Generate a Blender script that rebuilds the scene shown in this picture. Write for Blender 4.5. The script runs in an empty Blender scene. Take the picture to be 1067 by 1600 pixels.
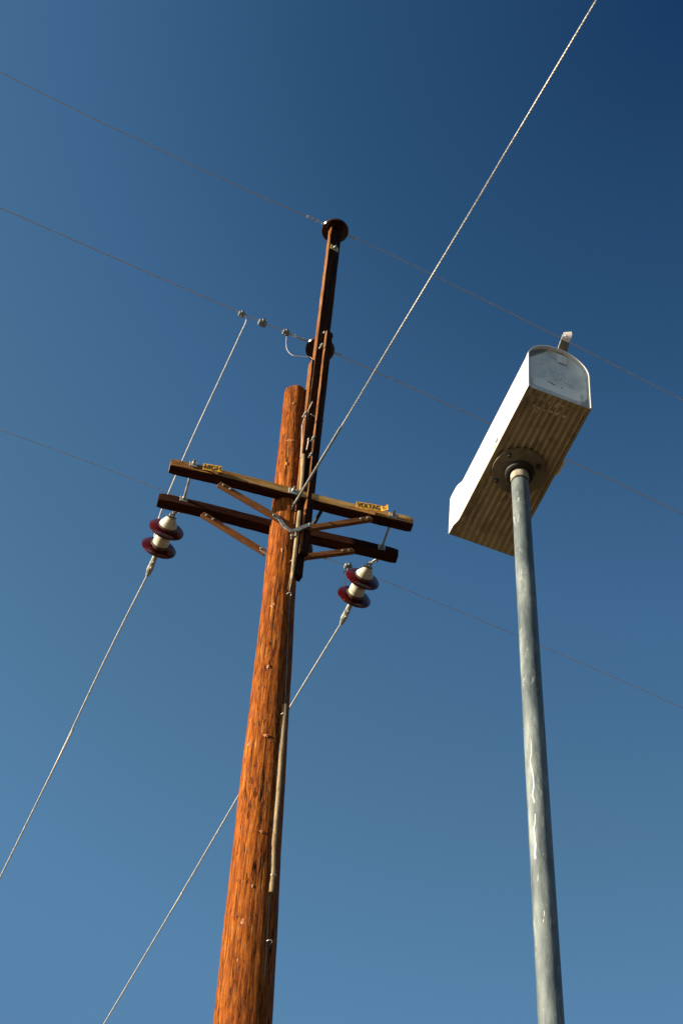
import bpy, bmesh, math, random
from mathutils import Vector, Matrix
random.seed(7)
SC = bpy.context.scene
COL = SC.collection
PI = math.pi
# ------------------------------------------------------------------ camera
FPX = 3040.0                       # focal length in pixels of the 1067 px wide photograph
ELEV = math.atan2(FPX, math.hypot(128, 2050)); ROLL = math.atan2(128, 2050)
EYE = Vector((0, 0, 1.6))
F = Vector((0, math.cos(ELEV), math.sin(ELEV)))
U0 = Vector((0, -math.sin(ELEV), math.cos(ELEV))); R0 = Vector((1, 0, 0))
RV = math.cos(ROLL) * R0 + math.sin(ROLL) * U0
UV = math.cos(ROLL) * U0 - math.sin(ROLL) * R0
cd = bpy.data.cameras.new('camera'); cam = bpy.data.objects.new('camera', cd); COL.objects.link(cam)
cam.matrix_world = Matrix.Translation(EYE) @ Matrix((RV, UV, -F)).transposed().to_4x4()
cd.sensor_fit = 'VERTICAL'; cd.sensor_height = 24.0; cd.lens = 24.0 * FPX / 1600.0
cd.clip_start = 0.05; cd.clip_end = 8000
SC.camera = cam
# ------------------------------------------------------------------ light
SUN_AZ = math.atan2(-0.943, -0.334)      # clockwise from +Y
SUN_EL = math.radians(19)
w = bpy.data.worlds.new('World'); SC.world = w; w.use_nodes = True
nt = w.node_tree; nt.nodes.clear()
sky = nt.nodes.new('ShaderNodeTexSky'); sky.sky_type = 'NISHITA'; sky.sun_disc = False
sky.sun_elevation = SUN_EL; sky.sun_rotation = SUN_AZ
sky.altitude = 900; sky.air_density = 1.0; sky.dust_density = 0.6; sky.ozone_density = 2.2
bg = nt.nodes.new('ShaderNodeBackground'); bg.inputs['Strength'].default_value = 0.1035
# clear desert sky seen through a polarising filter: within view, deepest blue in one fixed part of the sky, high up and away from the sun
DEEP = (RV * 533 + UV * 800 + F * FPX).normalized()
tcw = nt.nodes.new('ShaderNodeTexCoord'); dotn = nt.nodes.new('ShaderNodeVectorMath'); dotn.operation = 'DOT_PRODUCT'
dotn.inputs[1].default_value = DEEP; nt.links.new(tcw.outputs['Generated'], dotn.inputs[0])
acs = nt.nodes.new('ShaderNodeMath'); acs.operation = 'ARCCOSINE'; nt.links.new(dotn.outputs['Value'], acs.inputs[0])
mrg = nt.nodes.new('ShaderNodeMath'); mrg.operation = 'MULTIPLY'; mrg.inputs[1].default_value = 1 / math.radians(120); nt.links.new(acs.outputs[0], mrg.inputs[0])
rmp = nt.nodes.new('ShaderNodeValToRGB'); nt.links.new(mrg.outputs[0], rmp.inputs[0]); els = rmp.color_ramp.elements
SKY_TINT = ((0, (.105, .25, .38)), (10, (.25, .47, .55)), (17.5, (.48, .72, .765)), (24, (.64, .86, .81)), (31, (.77, 1.02, .97)), (38, (.74, .92, .90)), (55, (.20, .26, .30)), (84, (.07, .09, .11)), (101, (.80, .87, .94)))  # outer stops made up for lighting: dim for deep shade, bright for the door
while len(els) < len(SKY_TINT): els.new(.5)
for e_, (deg, c_) in zip(els, SKY_TINT): e_.position = deg / 120; e_.color = (*c_, 1)
mul = nt.nodes.new('ShaderNodeMix'); mul.data_type = 'RGBA'; mul.blend_type = 'MULTIPLY'; mul.inputs[0].default_value = 1
nt.links.new(sky.outputs[0], mul.inputs[6]); nt.links.new(rmp.outputs[0], mul.inputs[7])
wo = nt.nodes.new('ShaderNodeOutputWorld')
nt.links.new(mul.outputs[2], bg.inputs[0]); nt.links.new(bg.outputs[0], wo.inputs[0])
sd = bpy.data.lights.new('sun', 'SUN'); sd.energy = 5.0; sd.angle = math.radians(0.5); sd.color = (1.0, 0.84, 0.62)
so = bpy.data.objects.new('sun', sd); COL.objects.link(so)
sdir = Vector((math.sin(SUN_AZ) * math.cos(SUN_EL), math.cos(SUN_AZ) * math.cos(SUN_EL), math.sin(SUN_EL)))
so.rotation_euler = sdir.to_track_quat('Z', 'Y').to_euler(); so.location = (-20, -8, 12)
SC.view_settings.view_transform = 'Standard'; SC.view_settings.look = 'None'
SC.view_settings.exposure = 1.08; SC.view_settings.gamma = 1.0

# ------------------------------------------------------------------ survey helpers (sight lines -> points in the world)
def ray(x, y): return F * FPX + RV * (x - 533.5) + UV * (800 - y)
def at_y(x, y, Y): d = ray(x, y); return EYE + d * (Y / d.y)
def at_z(x, y, Z): d = ray(x, y); return EYE + d * ((Z - EYE.z) / d.z)
def at_plane(x, y, P, n): d = ray(x, y); return EYE + d * ((P - EYE).dot(n) / d.dot(n))
def proj(p): d = Vector(p) - EYE; k = FPX / d.dot(F); return (533.5 + k * d.dot(RV), 800 - k * d.dot(UV))

# ------------------------------------------------------------------ materials
def new_mat(name):
    m = bpy.data.materials.new(name); m.use_nodes = True; n = m.node_tree
    b = n.nodes['Principled BSDF']; return m, n, b
def nd(n, t, **kw):
    k = n.nodes.new(t)
    for a, v in kw.items(): setattr(k, a, v)
    return k
def mapped(n, scale, rot=(0, 0, 0)):
    tc = nd(n, 'ShaderNodeTexCoord'); mp = nd(n, 'ShaderNodeMapping')
    mp.inputs['Scale'].default_value = scale; mp.inputs['Rotation'].default_value = rot
    n.links.new(tc.outputs['Object'], mp.inputs[0]); return mp
def noise(n, vec, scale, detail=4, rough=.6, dist=0):
    k = nd(n, 'ShaderNodeTexNoise'); k.inputs['Scale'].default_value = scale
    k.inputs['Detail'].default_value = detail; k.inputs['Roughness'].default_value = rough
    k.inputs['Distortion'].default_value = dist; n.links.new(vec.outputs[0], k.inputs['Vector']); return k
def ramp(n, src, stops):
    r = nd(n, 'ShaderNodeValToRGB'); el = r.color_ramp.elements
    while len(el) < len(stops): el.new(.5)
    for e, (p, c) in zip(el, stops): e.position = p; e.color = (*c, 1) if len(c) == 3 else c
    n.links.new(src, r.inputs[0]); return r
def mixc(n, fac, a, b, mode='MIX'):
    k = nd(n, 'ShaderNodeMix'); k.data_type = 'RGBA'; k.blend_type = mode
    for s, v in ((0, fac), (6, a), (7, b)):
        if hasattr(v, 'is_output'): n.links.new(v, k.inputs[s])
        else: k.inputs[s].default_value = v if s == 0 else (*v, 1)
    return k.outputs[2]
def bump(n, b, src, strength, dist):
    k = nd(n, 'ShaderNodeBump'); k.inputs['Strength'].default_value = strength; k.inputs['Distance'].default_value = dist
    n.links.new(src, k.inputs['Height']); n.links.new(k.outputs[0], b.inputs['Normal']); return k
G = lambda v: (v, v, v)

def wood(name, dark, mid, light, axis, fine=1.0, rough=.8, chips=True, blow=0.006, weather=None, streakc=None, gl=.55, gc=22):
    """weathered timber, grain along the given local axis"""
    m, n, b = new_mat(name); dark, mid, light = (tuple(v * .78 for v in q) for q in (dark, mid, light))
    def sc(along, across): return tuple(along if i == axis else across for i in range(3))
    g1 = noise(n, mapped(n, sc(gl * fine, gc * fine)), 1.6, 6, .74, .3)
    g2 = noise(n, mapped(n, sc(2.6 * fine, 84 * fine)), 1.2, 6, .8)
    g3 = noise(n, mapped(n, sc(.35, 1.6)), 1.3, 4, .6)
    c = ramp(n, g1.outputs[0], [(.32, dark), (.47, mid), (.66, light)]).outputs[0]
    f2 = ramp(n, g2.outputs[0], [(.37, G(.16)), (.47, G(.82)), (.64, G(1.35))]).outputs[0]
    c = mixc(n, 1.0, c, f2, 'MULTIPLY')
    f3 = ramp(n, g3.outputs[0], [(.3, G(.62)), (.7, G(1.18))]).outputs[0]
    c = mixc(n, .8, c, f3, 'MULTIPLY')
    if weather:
        wn = noise(n, mapped(n, sc(.8, 5)), 1.7, 5, .65)
        wf = ramp(n, wn.outputs[0], [(.44, G(0)), (.62, G(1))]).outputs[0]
        c = mixc(n, wf, c, weather)
    h = nd(n, 'ShaderNodeMath', operation='ADD'); n.links.new(g1.outputs[0], h.inputs[0]); n.links.new(g2.outputs[0], h.inputs[1])
    hh = h.outputs[0]
    if chips:
        c1_ = noise(n, mapped(n, sc(4.5, 46)), 1.35, 3, .55, .15); c2_ = noise(n, mapped(n, sc(.8, 3.5)), 1.2, 3, .6)
        sub = nd(n, 'ShaderNodeMath', operation='MULTIPLY_ADD'); n.links.new(c2_.outputs[0], sub.inputs[0]); sub.inputs[1].default_value = .30; n.links.new(c1_.outputs[0], sub.inputs[2])
        mk = ramp(n, sub.outputs[0], [(.480, G(.9)), (.530, G(0))]).outputs[0]
        c = mixc(n, mk, c, tuple(x * .28 for x in dark))
        ck = noise(n, mapped(n, sc(.22, 13)), 1.1, 2, .5, .1)     # long drying cracks
        cs = nd(n, 'ShaderNodeMath', operation='SUBTRACT'); n.links.new(ck.outputs[0], cs.inputs[0]); cs.inputs[1].default_value = .47
        ca = nd(n, 'ShaderNodeMath', operation='ABSOLUTE'); n.links.new(cs.outputs[0], ca.inputs[0])
        cm = ramp(n, ca.outputs[0], [(.004, G(1)), (.013, G(0))]).outputs[0]; cb = noise(n, mapped(n, sc(.9, 2.5)), 1.3, 2, .5)
        cm = mixc(n, 1, cm, ramp(n, cb.outputs[0], [(.46, G(0)), (.52, G(1))]).outputs[0], 'MULTIPLY')
        mk = mixc(n, 1, mk, cm, 'LIGHTEN'); c = mixc(n, cm, c, tuple(x * .25 for x in dark))
        s = nd(n, 'ShaderNodeMath', operation='MULTIPLY_ADD'); n.links.new(mk, s.inputs[0]); s.inputs[1].default_value = -.8
        n.links.new(hh, s.inputs[2]); hh = s.outputs[0]
    if streakc:
        sn = noise(n, mapped(n, sc(1.3, 34)), 1.3, 3, .6)
        sf = ramp(n, sn.outputs[0], [(.62, G(0)), (.70, G(.8))]).outputs[0]
        c = mixc(n, sf, c, streakc)
    n.links.new(c, b.inputs['Base Color']); b.inputs['Roughness'].default_value = rough
    b.inputs['Specular IOR Level'].default_value = .08
    bump(n, b, hh, .9, blow); return m

def blotch(name, c1, c2, c3, scale, rough=(.4, .7), metal=0.0, stretch=(1, 1, 1), bmp=.0006, fine=None, spec=.5):
    m, n, b = new_mat(name)
    a = noise(n, mapped(n, stretch), scale, 6, .62, .2); z = noise(n, mapped(n, stretch), scale * 5, 5, .7)
    c = ramp(n, a.outputs[0], [(.34, c1), (.5, c2), (.66, c3)]).outputs[0]
    c = mixc(n, .5, c, ramp(n, z.outputs[0], [(.3, G(.62)), (.7, G(1.15))]).outputs[0], 'MULTIPLY')
    if fine:
        q = noise(n, mapped(n, stretch), scale * 2.4, 8, .8, .5)
        c = mixc(n, ramp(n, q.outputs[0], [(.585, G(0)), (.61, G(1))]).outputs[0], c, fine)
    n.links.new(c, b.inputs['Base Color'])
    rr = ramp(n, a.outputs[0], [(.3, G(rough[0])), (.7, G(rough[1]))]); n.links.new(rr.outputs[0], b.inputs['Roughness'])
    b.inputs['Metallic'].default_value = metal; b.inputs['Specular IOR Level'].default_value = spec
    bump(n, b, z.outputs[0], .5, bmp); return m

M = {}
M['pole'] = wood('creosoted_pole_wood', (.065, .012, .002), (.32, .078, .011), (.64, .215, .030), 2, fine=1.35, blow=.0055, streakc=(.60, .26, .05), gl=1.5, gc=34)
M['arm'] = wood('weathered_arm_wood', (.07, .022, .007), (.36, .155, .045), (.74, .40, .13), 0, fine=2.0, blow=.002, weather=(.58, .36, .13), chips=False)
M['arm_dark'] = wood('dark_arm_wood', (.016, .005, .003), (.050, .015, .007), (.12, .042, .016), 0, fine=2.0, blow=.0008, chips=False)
M['brace'] = wood('brace_wood', (.09, .03, .012), (.27, .105, .036), (.40, .19, .07), 0, fine=1.6, blow=.003, chips=False)
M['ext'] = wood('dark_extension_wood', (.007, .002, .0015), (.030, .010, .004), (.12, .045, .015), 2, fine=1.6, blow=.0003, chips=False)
M['ext_edge'] = wood('sunlit_edge_wood', (.07, .022, .008), (.27, .10, .032), (.52, .27, .10), 2, fine=1.6, blow=.002, chips=False)
M['mould'] = wood('grey_moulding_wood', (.26, .15, .07), (.50, .36, .20), (.66, .52, .32), 2, fine=2.2, blow=.002, chips=False)
M['knot'] = blotch('knot_wood', (.22, .055, .014), (.44, .16, .045), (.62, .31, .11), 45)
M['galv'] = blotch('galvanized_steel', (.30, .31, .29), (.46, .48, .45), (.62, .64, .60), 22, (.35, .6), .55)
M['bolt'] = blotch('weathered_bolt_steel', (.16, .17, .17), (.30, .32, .31), (.45, .46, .43), 40, (.4, .7), .4)
M['dark_iron'] = blotch('dark_iron', (.012, .011, .011), (.025, .022, .02), (.05, .042, .035), 30, (.5, .8), .2)
M['cap'] = blotch('cream_cap_paint', (.55, .54, .42), (.68, .67, .54), (.78, .78, .68), 12, (.35, .5))
M['porc'] = blotch('oxblood_porcelain', (.040, .003, .003), (.062, .0045, .004), (.085, .007, .006), 5, (.10, .18), 0, bmp=.0001, spec=.6)
M['brown_porc'] = blotch('brown_porcelain', (.018, .009, .008), (.04, .014, .011), (.07, .024, .016), 6, (.14, .28), 0, bmp=.0001)
M['rust'] = blotch('rusty_socket', (.05, .03, .02), (.12, .07, .035), (.2, .12, .06), 40)
M['cond'] = blotch('weathered_conductor', (.62, .50, .40), (.72, .60, .50), (.80, .70, .60), 14, (.5, .8), .2)
M['strand'] = blotch('bright_strand', (.50, .49, .45), (.64, .63, .58), (.76, .75, .70), 20, (.45, .6), .25)
M['sign'] = blotch('yellow_sign_enamel', (.42, .19, .02), (.70, .36, .025), (.82, .50, .05), 26, (.5, .8), 0)
M['black'] = blotch('black_lettering', (.008, .007, .006), (.014, .012, .010), (.03, .025, .02), 30)
M['white'] = blotch('white_mailbox_paint', (.80, .79, .75), (.86, .85, .82), (.88, .87, .85), 3, (.35, .55), fine=None)
M['pipe'] = blotch('blotched_galvanized_pipe', (.055, .080, .090), (.125, .158, .165), (.245, .29, .29), 11, (.5, .7), .1, (2.4, 2.4, .5), fine=(.30, .335, .33), bmp=.0015)
M['drip'] = blotch('white_dropping', (.70, .70, .66), (.80, .80, .77), (.86, .86, .84), 40)
M['flange'] = blotch('weathered_flange', (.13, .11, .08), (.22, .19, .13), (.31, .26, .18), 20, (.5, .8), .2, fine=(.28, .16, .08))
M['letter'] = blotch('raised_letter_paint', (.78, .82, .82), (.84, .88, .88), (.88, .90, .90), 60)
M['smudge'] = blotch('pale_paint_smudge', (.70, .62, .45), (.80, .74, .58), (.86, .80, .66), 60)
def door_mat():
    m, n, b = new_mat('worn_door_paint')
    a = noise(n, mapped(n, (1, 1, 1)), 13, 6, .65, .4)
    c = ramp(n, a.outputs[0], [(.36, (.46, .54, .54)), (.5, (.64, .73, .73)), (.66, (.76, .84, .84))]).outputs[0]
    # bare band of pale metal across the lower half, bare dark corners (local x across, z up)
    tc = nd(n, 'ShaderNodeTexCoord'); sp = nd(n, 'ShaderNodeSeparateXYZ'); n.links.new(tc.outputs['Object'], sp.inputs[0])
    nz = noise(n, mapped(n, (1.0, 1, 3)), 26, 5, .7)
    def math_(op, x, y, z=None):
        k = nd(n, 'ShaderNodeMath', operation=op)
        for i, v in enumerate((x, y, z)):
            if v is None: continue
            if hasattr(v, 'is_output'): n.links.new(v, k.inputs[i])
            else: k.inputs[i].default_value = v
        return k.outputs[0]
    zz = math_('MULTIPLY_ADD', nz.outputs[0], .03, sp.outputs[2])
    d = math_('ABSOLUTE', math_('SUBTRACT', zz, .070), 0)
    band = ramp(n, d, [(.016, G(.9)), (.0235, G(0))]).outputs[0]
    xx = math_('MULTIPLY_ADD', nz.outputs[0], .03, sp.outputs[0])
    lim = ramp(n, math_('ABSOLUTE', math_('SUBTRACT', xx, .012), 0), [(.058, G(1)), (.066, G(0))]).outputs[0]
    c = mixc(n, mixc(n, 1, band, lim, 'MULTIPLY'), c, (.90, .93, .93))
    s1 = math_('ADD', xx, math_('MULTIPLY', zz, -.55))      # lower right corner
    c = mixc(n, ramp(n, s1, [(.050, G(0)), (.0525, G(.9))]).outputs[0], c, (.17, .21, .23))
    s2 = math_('ADD', math_('MULTIPLY', xx, -1), math_('MULTIPLY', zz, .8))   # upper left corner
    c = mixc(n, ramp(n, s2, [(.1955, G(0)), (.198, G(.9))]).outputs[0], c, (.15, .17, .16))
    n.links.new(c, b.inputs['Base Color']); b.inputs['Roughness'].default_value = .7
    bump(n, b, a.outputs[0], .2, .001); return m
M['door'] = door_mat()
M['under'] = blotch('dull_underside_paint', (.20, .165, .105), (.32, .275, .18), (.44, .385, .27), 9, (.55, .8), .1, (1, 1, 1), fine=None)
def under_mat():
    m, n, b = new_mat('dull_ribbed_underside')
    a = noise(n, mapped(n, (1, 1, 1)), 10, 6, .65, .2)
    c = ramp(n, a.outputs[0], [(.34, (.38, .31, .17)), (.5, (.56, .48, .28)), (.66, (.66, .58, .38))]).outputs[0]
    tc = nd(n, 'ShaderNodeTexCoord'); sp = nd(n, 'ShaderNodeSeparateXYZ'); n.links.new(tc.outputs['Object'], sp.inputs[0])
    k = nd(n, 'ShaderNodeMath', operation='MULTIPLY'); n.links.new(sp.outputs[0], k.inputs[0]); k.inputs[1].default_value = math.pi / .0160
    w_ = nd(n, 'ShaderNodeMath', operation='COSINE'); n.links.new(k.outputs[0], w_.inputs[0])
    q = nd(n, 'ShaderNodeMath', operation='ABSOLUTE'); n.links.new(w_.outputs[0], q.inputs[0])
    f = ramp(n, q.outputs[0], [(.35, G(0)), (.85, G(.55))]).outputs[0]           # rib shading put into the colour: darker in the grooves
    c = mixc(n, f, c, (.24, .17, .09)); d2 = noise(n, mapped(n, (1, .6, 1)), 13, 6, .75, .5)
    c = mixc(n, ramp(n, d2.outputs[0], [(.50, G(0)), (.64, G(.75))]).outputs[0], c, (.13, .09, .05))
    n.links.new(c, b.inputs['Base Color']); b.inputs['Roughness'].default_value = .7; bump(n, b, a.outputs[0], .3, .001); return m
M['under'] = under_mat()
def ground_mat():
    m, n, b = new_mat('dry_dirt')
    a = noise(n, mapped(n, (1, 1, 1)), .35, 8, .65); g = noise(n, mapped(n, (1, 1, 1)), 6, 8, .7)
    c = ramp(n, a.outputs[0], [(.3, (.055, .039, .022)), (.55, (.088, .062, .035)), (.75, (.066, .054, .031))]).outputs[0]
    c = mixc(n, .7, c, ramp(n, g.outputs[0], [(.3, G(.6)), (.7, G(1.2))]).outputs[0], 'MULTIPLY')
    n.links.new(c, b.inputs['Base Color']); b.inputs['Roughness'].default_value = .95; bump(n, b, g.outputs[0], .6, .03); return m
M['ground'] = ground_mat()

# ------------------------------------------------------------------ mesh helpers
WORLD = {}
class MB:
    """collects shapes in one bmesh; build() links them as one object"""
    def __init__(s): s.bm = bmesh.new()
    def box(s, c, ax, ay, az, hx, hy, hz, bev=0, mi=0, seg=1):
        ax, ay, az = Vector(ax).normalized(), Vector(ay).normalized(), Vector(az).normalized(); c = Vector(c)
        vs = [s.bm.verts.new(c + ax * (i * hx) + ay * (j * hy) + az * (k * hz)) for k in (-1, 1) for j in (-1, 1) for i in (-1, 1)]
        fs = [s.bm.faces.new([vs[q] for q in f]) for f in ((0, 2, 3, 1), (4, 5, 7, 6), (0, 1, 5, 4), (2, 6, 7, 3), (0, 4, 6, 2), (1, 3, 7, 5))]
        for f in fs: f.material_index = mi
        if bev:
            es = list({e for f in fs for e in f.edges})
            r = bmesh.ops.bevel(s.bm, geom=es, offset=bev, segments=seg, affect='EDGES', profile=.5)
            for f in r['faces']: f.material_index = mi
        return s
    def loft(s, rings, caps=True, mi=0, smooth=True, closed=True):
        R = [[s.bm.verts.new(p) for p in r] for r in rings]; k = len(R[0])
        for a, b in zip(R[:-1], R[1:]):
            for i in range(k if closed else k - 1):
                f = s.bm.faces.new((a[i], a[(i + 1) % k], b[(i + 1) % k], b[i])); f.material_index = mi; f.smooth = smooth
        if caps:
            f = s.bm.faces.new(R[0][::-1]); f.material_index = mi
            f = s.bm.faces.new(R[-1]); f.material_index = mi
        return s
    def tube(s, pts, r, seg=8, caps=True, mi=0):
        pts = [Vector(p) for p in pts]; n = len(pts); rr = r if isinstance(r, (list, tuple)) else [r] * n
        t0 = (pts[1] - pts[0]).normalized(); u = t0.orthogonal().normalized(); rings = []
        for i, p in enumerate(pts):
            t = ((pts[min(i + 1, n - 1)] - pts[max(i - 1, 0)])).normalized()
            u = (u - t * u.dot(t)).normalized(); v = t.cross(u)
            rings.append([p + (u * math.cos(2 * PI * k / seg) + v * math.sin(2 * PI * k / seg)) * rr[i] for k in range(seg)])
        return s.loft(rings, caps, mi)
    def lathe(s, prof, o, axis, seg=32, mi=0, caps=True):
        """prof: list of (along, radius)"""
        o = Vector(o); a = Vector(axis).normalized(); u = a.orthogonal().normalized(); v = a.cross(u)
        return s.loft([[o + a * z + (u * math.cos(2 * PI * k / seg) + v * math.sin(2 * PI * k / seg)) * max(r, 1e-4) for k in range(seg)] for z, r in prof], caps, mi)
    def hexa(s, o, axis, r, h, mi=0):
        s.lathe([(0, r), (h * .8, r), (h, r * .85)], o, axis, 6, mi)
        for f in s.bm.faces[-0:] if False else []: pass
        return s
    def build(s, name, mat, parent=None, M4=None):
        bmesh.ops.recalc_face_normals(s.bm, faces=s.bm.faces)
        pw = WORLD.get(parent, Matrix.Identity(4)) if parent else Matrix.Identity(4)
        Mw = M4 if M4 is not None else (pw if parent else Matrix.Identity(4))
        me = bpy.data.meshes.new(name)
        if M4 is None: s.bm.transform(Mw.inverted())       # authored in world coordinates
        s.bm.to_mesh(me); s.bm.free(); me.set_sharp_from_angle(angle=math.radians(29))
        for m in (mat if isinstance(mat, (list, tuple)) else [mat]): me.materials.append(m)
        o = bpy.data.objects.new(name, me); COL.objects.link(o)
        if parent: o.parent = parent
        o.matrix_basis = pw.inverted() @ Mw; WORLD[o] = Mw.copy(); return o
def empty(name, Mw):
    o = bpy.data.objects.new(name, None); COL.objects.link(o); o.empty_display_size = .2
    o.matrix_basis = Mw; WORLD[o] = Mw.copy(); return o
def tag(o, label=None, cat=None, group=None, kind=None):
    for k, v in (('label', label), ('category', cat), ('group', group), ('kind', kind)):
        if v: o[k] = v
    return o
def frame(o, x, y, z):
    return Matrix.Translation(o) @ Matrix((Vector(x).normalized(), Vector(y).normalized(), Vector(z).normalized())).transposed().to_4x4()
def text_part(txt, size, width, depth, mat, name, parent, M4, bold=0.0):
    cu = bpy.data.curves.new('txt', 'FONT'); cu.body = txt; cu.size = size; cu.align_x = 'CENTER'; cu.align_y = 'CENTER'
    cu.extrude = depth; cu.offset = bold; cu.resolution_u = 3
    to = bpy.data.objects.new('txt', cu); me = bpy.data.meshes.new_from_object(to); bpy.data.objects.remove(to)
    xs = [v.co.x for v in me.vertices]; k = width / (max(xs) - min(xs))
    for v in me.vertices: v.co.x *= k
    me.name = name; me.materials.clear(); me.materials.append(mat)
    o = bpy.data.objects.new(name, me); COL.objects.link(o); o.parent = parent
    o.matrix_basis = WORLD[parent].inverted() @ M4; WORLD[o] = M4.copy(); return o

# ------------------------------------------------------------------ ground
g = MB(); nseg = 64
for r0, r1 in ((0, 30), (30, 300), (300, 5000)):
    for k in range(nseg):
        a0, a1 = 2 * PI * k / nseg, 2 * PI * (k + 1) / nseg
        q = [(r1 * math.cos(a0), r1 * math.sin(a0), 0), (r1 * math.cos(a1), r1 * math.sin(a1), 0)]
        q += [(0, 0, 0)] if r0 == 0 else [(r0 * math.cos(a1), r0 * math.sin(a1), 0), (r0 * math.cos(a0), r0 * math.sin(a0), 0)]
        g.bm.faces.new([g.bm.verts.new(p) for p in q])
bmesh.ops.remove_doubles(g.bm, verts=g.bm.verts, dist=.001)
tag(g.build('ground', M['ground']), kind='structure')

# ------------------------------------------------------------------ utility pole
YP = 10.65
p_lo = at_y(379, 1600, YP); p_hi = at_y(462, 614, YP)
axd = (p_hi - p_lo).normalized()
def pole_axis(z): return p_lo + axd * ((z - p_lo.z) / axd.z)
def scale_at(p): return FPX / (p - EYE).length
RAD = [(0, .250), (6, .232), (p_lo.z, 45.0 / scale_at(p_lo)), (at_y(431, 1000, YP).z, 27.6 / scale_at(at_y(431, 1000, YP))),
       (at_y(452, 760, YP).z, 20.6 / scale_at(at_y(452, 760, YP))), (p_hi.z, 17.6 / scale_at(p_hi))]
def pole_r(z):
    for (a, ra), (b, rb) in zip(RAD[:-1], RAD[1:]):
        if z <= b: return ra + (rb - ra) * (z - a) / (b - a)
    return RAD[-1][1]
base = pole_axis(0)
pole = empty('utility_pole', Matrix.Translation(base))
tag(pole, 'tall orange-brown weathered wooden power pole with two crossarms and a dark extension at its top', 'utility pole')
def surf(z, ang, out=0.0):
    """point on the pole's surface; ang measured from the side facing the camera, positive to the right"""
    return pole_axis(z) + Vector((math.sin(ang), -math.cos(ang), 0)) * (pole_r(z) + out)
mb = MB(); rings = []; NS = 72; top = p_hi.z
ph = [random.uniform(0, 6.28) for _ in range(8)]
zs = [i * .12 for i in range(int(top / .12))] + [top - .03, top]
for i, z in enumerate(zs):
    r = pole_r(z) - (.035 if i == len(zs) - 1 else 0); ring = []
    for k in range(NS):
        a = 2 * PI * k / NS
        dr = .0022 * math.sin(5 * a + ph[0] + z * .3) + .0018 * math.sin(11 * a + ph[1] + z * .5) + .0012 * math.sin(23 * a + ph[2] - z * .7) \
            + .003 * math.sin(z * 1.3 + ph[3] + a) + .0015 * math.sin(z * 4.1 + 2 * a + ph[4]) + random.uniform(-.0008, .0008)
        p = pole_axis(z); ring.append((p.x + math.cos(a) * (r + dr), p.y + math.sin(a) * (r + dr), z + (random.uniform(-.006, .006) if z == top else 0)))
    rings.append(ring)
mb.loft(rings)
def knot(px, py, w_, h_):
    """flattened pale swelling around a knot, set into the pole's surface"""
    P = at_y(px, py, YP); z = P.z; c = pole_axis(z); off = (P.x - c.x)
    for _ in range(4):
        rr = pole_r(z); a = math.asin(max(-.98, min(.98, off / rr))); Q = surf(z, a); P = at_y(px, py, Q.y); z = P.z; off = P.x - pole_axis(z).x
    nrm = Vector((math.sin(a), -math.cos(a), 0)); tx = Vector((math.cos(a), math.sin(a), 0)); tz = Vector((0, 0, 1)); C = surf(z, a)
    rr_ = [random.uniform(.6, 1.45) for _ in range(14)]
    R = []
    for f, d in ((1, -.005), (.9, .0008), (.7, .0038), (.4, .0056), (.12, .0062)):
        R.append([C + tx * (math.cos(2 * PI * k / 14) * w_ * f * rr_[k]) + tz * (math.sin(2 * PI * k / 14) * h_ * f * rr_[k]) + nrm * d for k in range(14)])
    mb.loft(R, True, 1)
for kx, ky, kw, kh in ((455, 688, .030, .020), (459, 630, .012, .018), (441, 860, .010, .03), (426, 945, .020, .022), (430, 903, .010, .026),
                       (420, 1041, .014, .02), (417, 1149, .020, .020), (389, 1163, .018, .016),
                       (410, 1300, .022, .012), (380, 1440, .020, .020), (372, 1500, .008, .022), (438, 800, .012, .016), (395, 1385, .008, .02), (448, 724, .01, .02)):
    knot(kx, ky, kw * 1.15, kh * 1.3)
mb.build('shaft', [M['pole'], M['knot']], pole)

# --- crossarms
AZ = math.radians(12.2); ax = Vector((math.cos(AZ), math.sin(AZ), 0)); ay = Vector((-math.sin(AZ), math.cos(AZ), 0)); ZU = Vector((0, 0, 1))
ARM_Z = at_y(455, 790, YP).z; HW, HH = .054, .064
def arm(lpx, rpx, mat, gaps):
    L = at_z(*lpx, ARM_Z); R = at_z(*rpx, ARM_Z); c = (L + R) / 2; half = (R - L).length / 2
    d = (R - L).normalized(); n = ZU.cross(d)
    Mx = frame(c, d, n, ZU); m = MB(); rings = []
    for i in range(49):
        t = -1 + 2 * i / 48; e = max(0, abs(t) - .985) / .015 * .006
        bow = .010 * math.sin(t * 4.5 + gaps); j = [random.uniform(-.0016, .0016) for _ in range(8)]
        b_ = .010; hy, hz = HW - e, HH - e
        prof = [(-hy + b_, -hz), (hy - b_, -hz), (hy, -hz + b_), (hy, hz - b_), (hy - b_, hz), (-hy + b_, hz), (-hy, hz - b_), (-hy, -hz + b_)]
        rings.append([(t * half, y + bow + j[q], z + bow * .5 + j[(q + 3) % 8]) for q, (y, z) in enumerate(prof)])
    m.loft(rings, True, 0, False)
    o = m.build('crossarm', mat, pole, Mx)
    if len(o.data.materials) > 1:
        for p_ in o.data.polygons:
            if p_.normal.z < -.4: p_.material_index = 1      # shade under the arm put into the colour: darker wood below
    return o, c, d, n, half
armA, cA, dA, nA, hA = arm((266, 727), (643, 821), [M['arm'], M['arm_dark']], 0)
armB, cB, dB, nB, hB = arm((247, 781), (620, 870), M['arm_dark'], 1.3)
armA['label'] = 'front crossarm of weathered brown wood with the yellow plates'; armB['label'] = 'darker rear crossarm with the hanging insulators'

def nut_washer(m, P, n, s=.04):
    m.box(P + n * .004, n, ZU.cross(n), ZU + Vector((.001, 0, 0)), .005, s, s, .003)
    m.lathe([(0, .018), (.018, .018), (.022, .014)], P + n * .009, n, 6); m.lathe([(0, .010), (.055, .010)], P + n * .009, n, 8)
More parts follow.
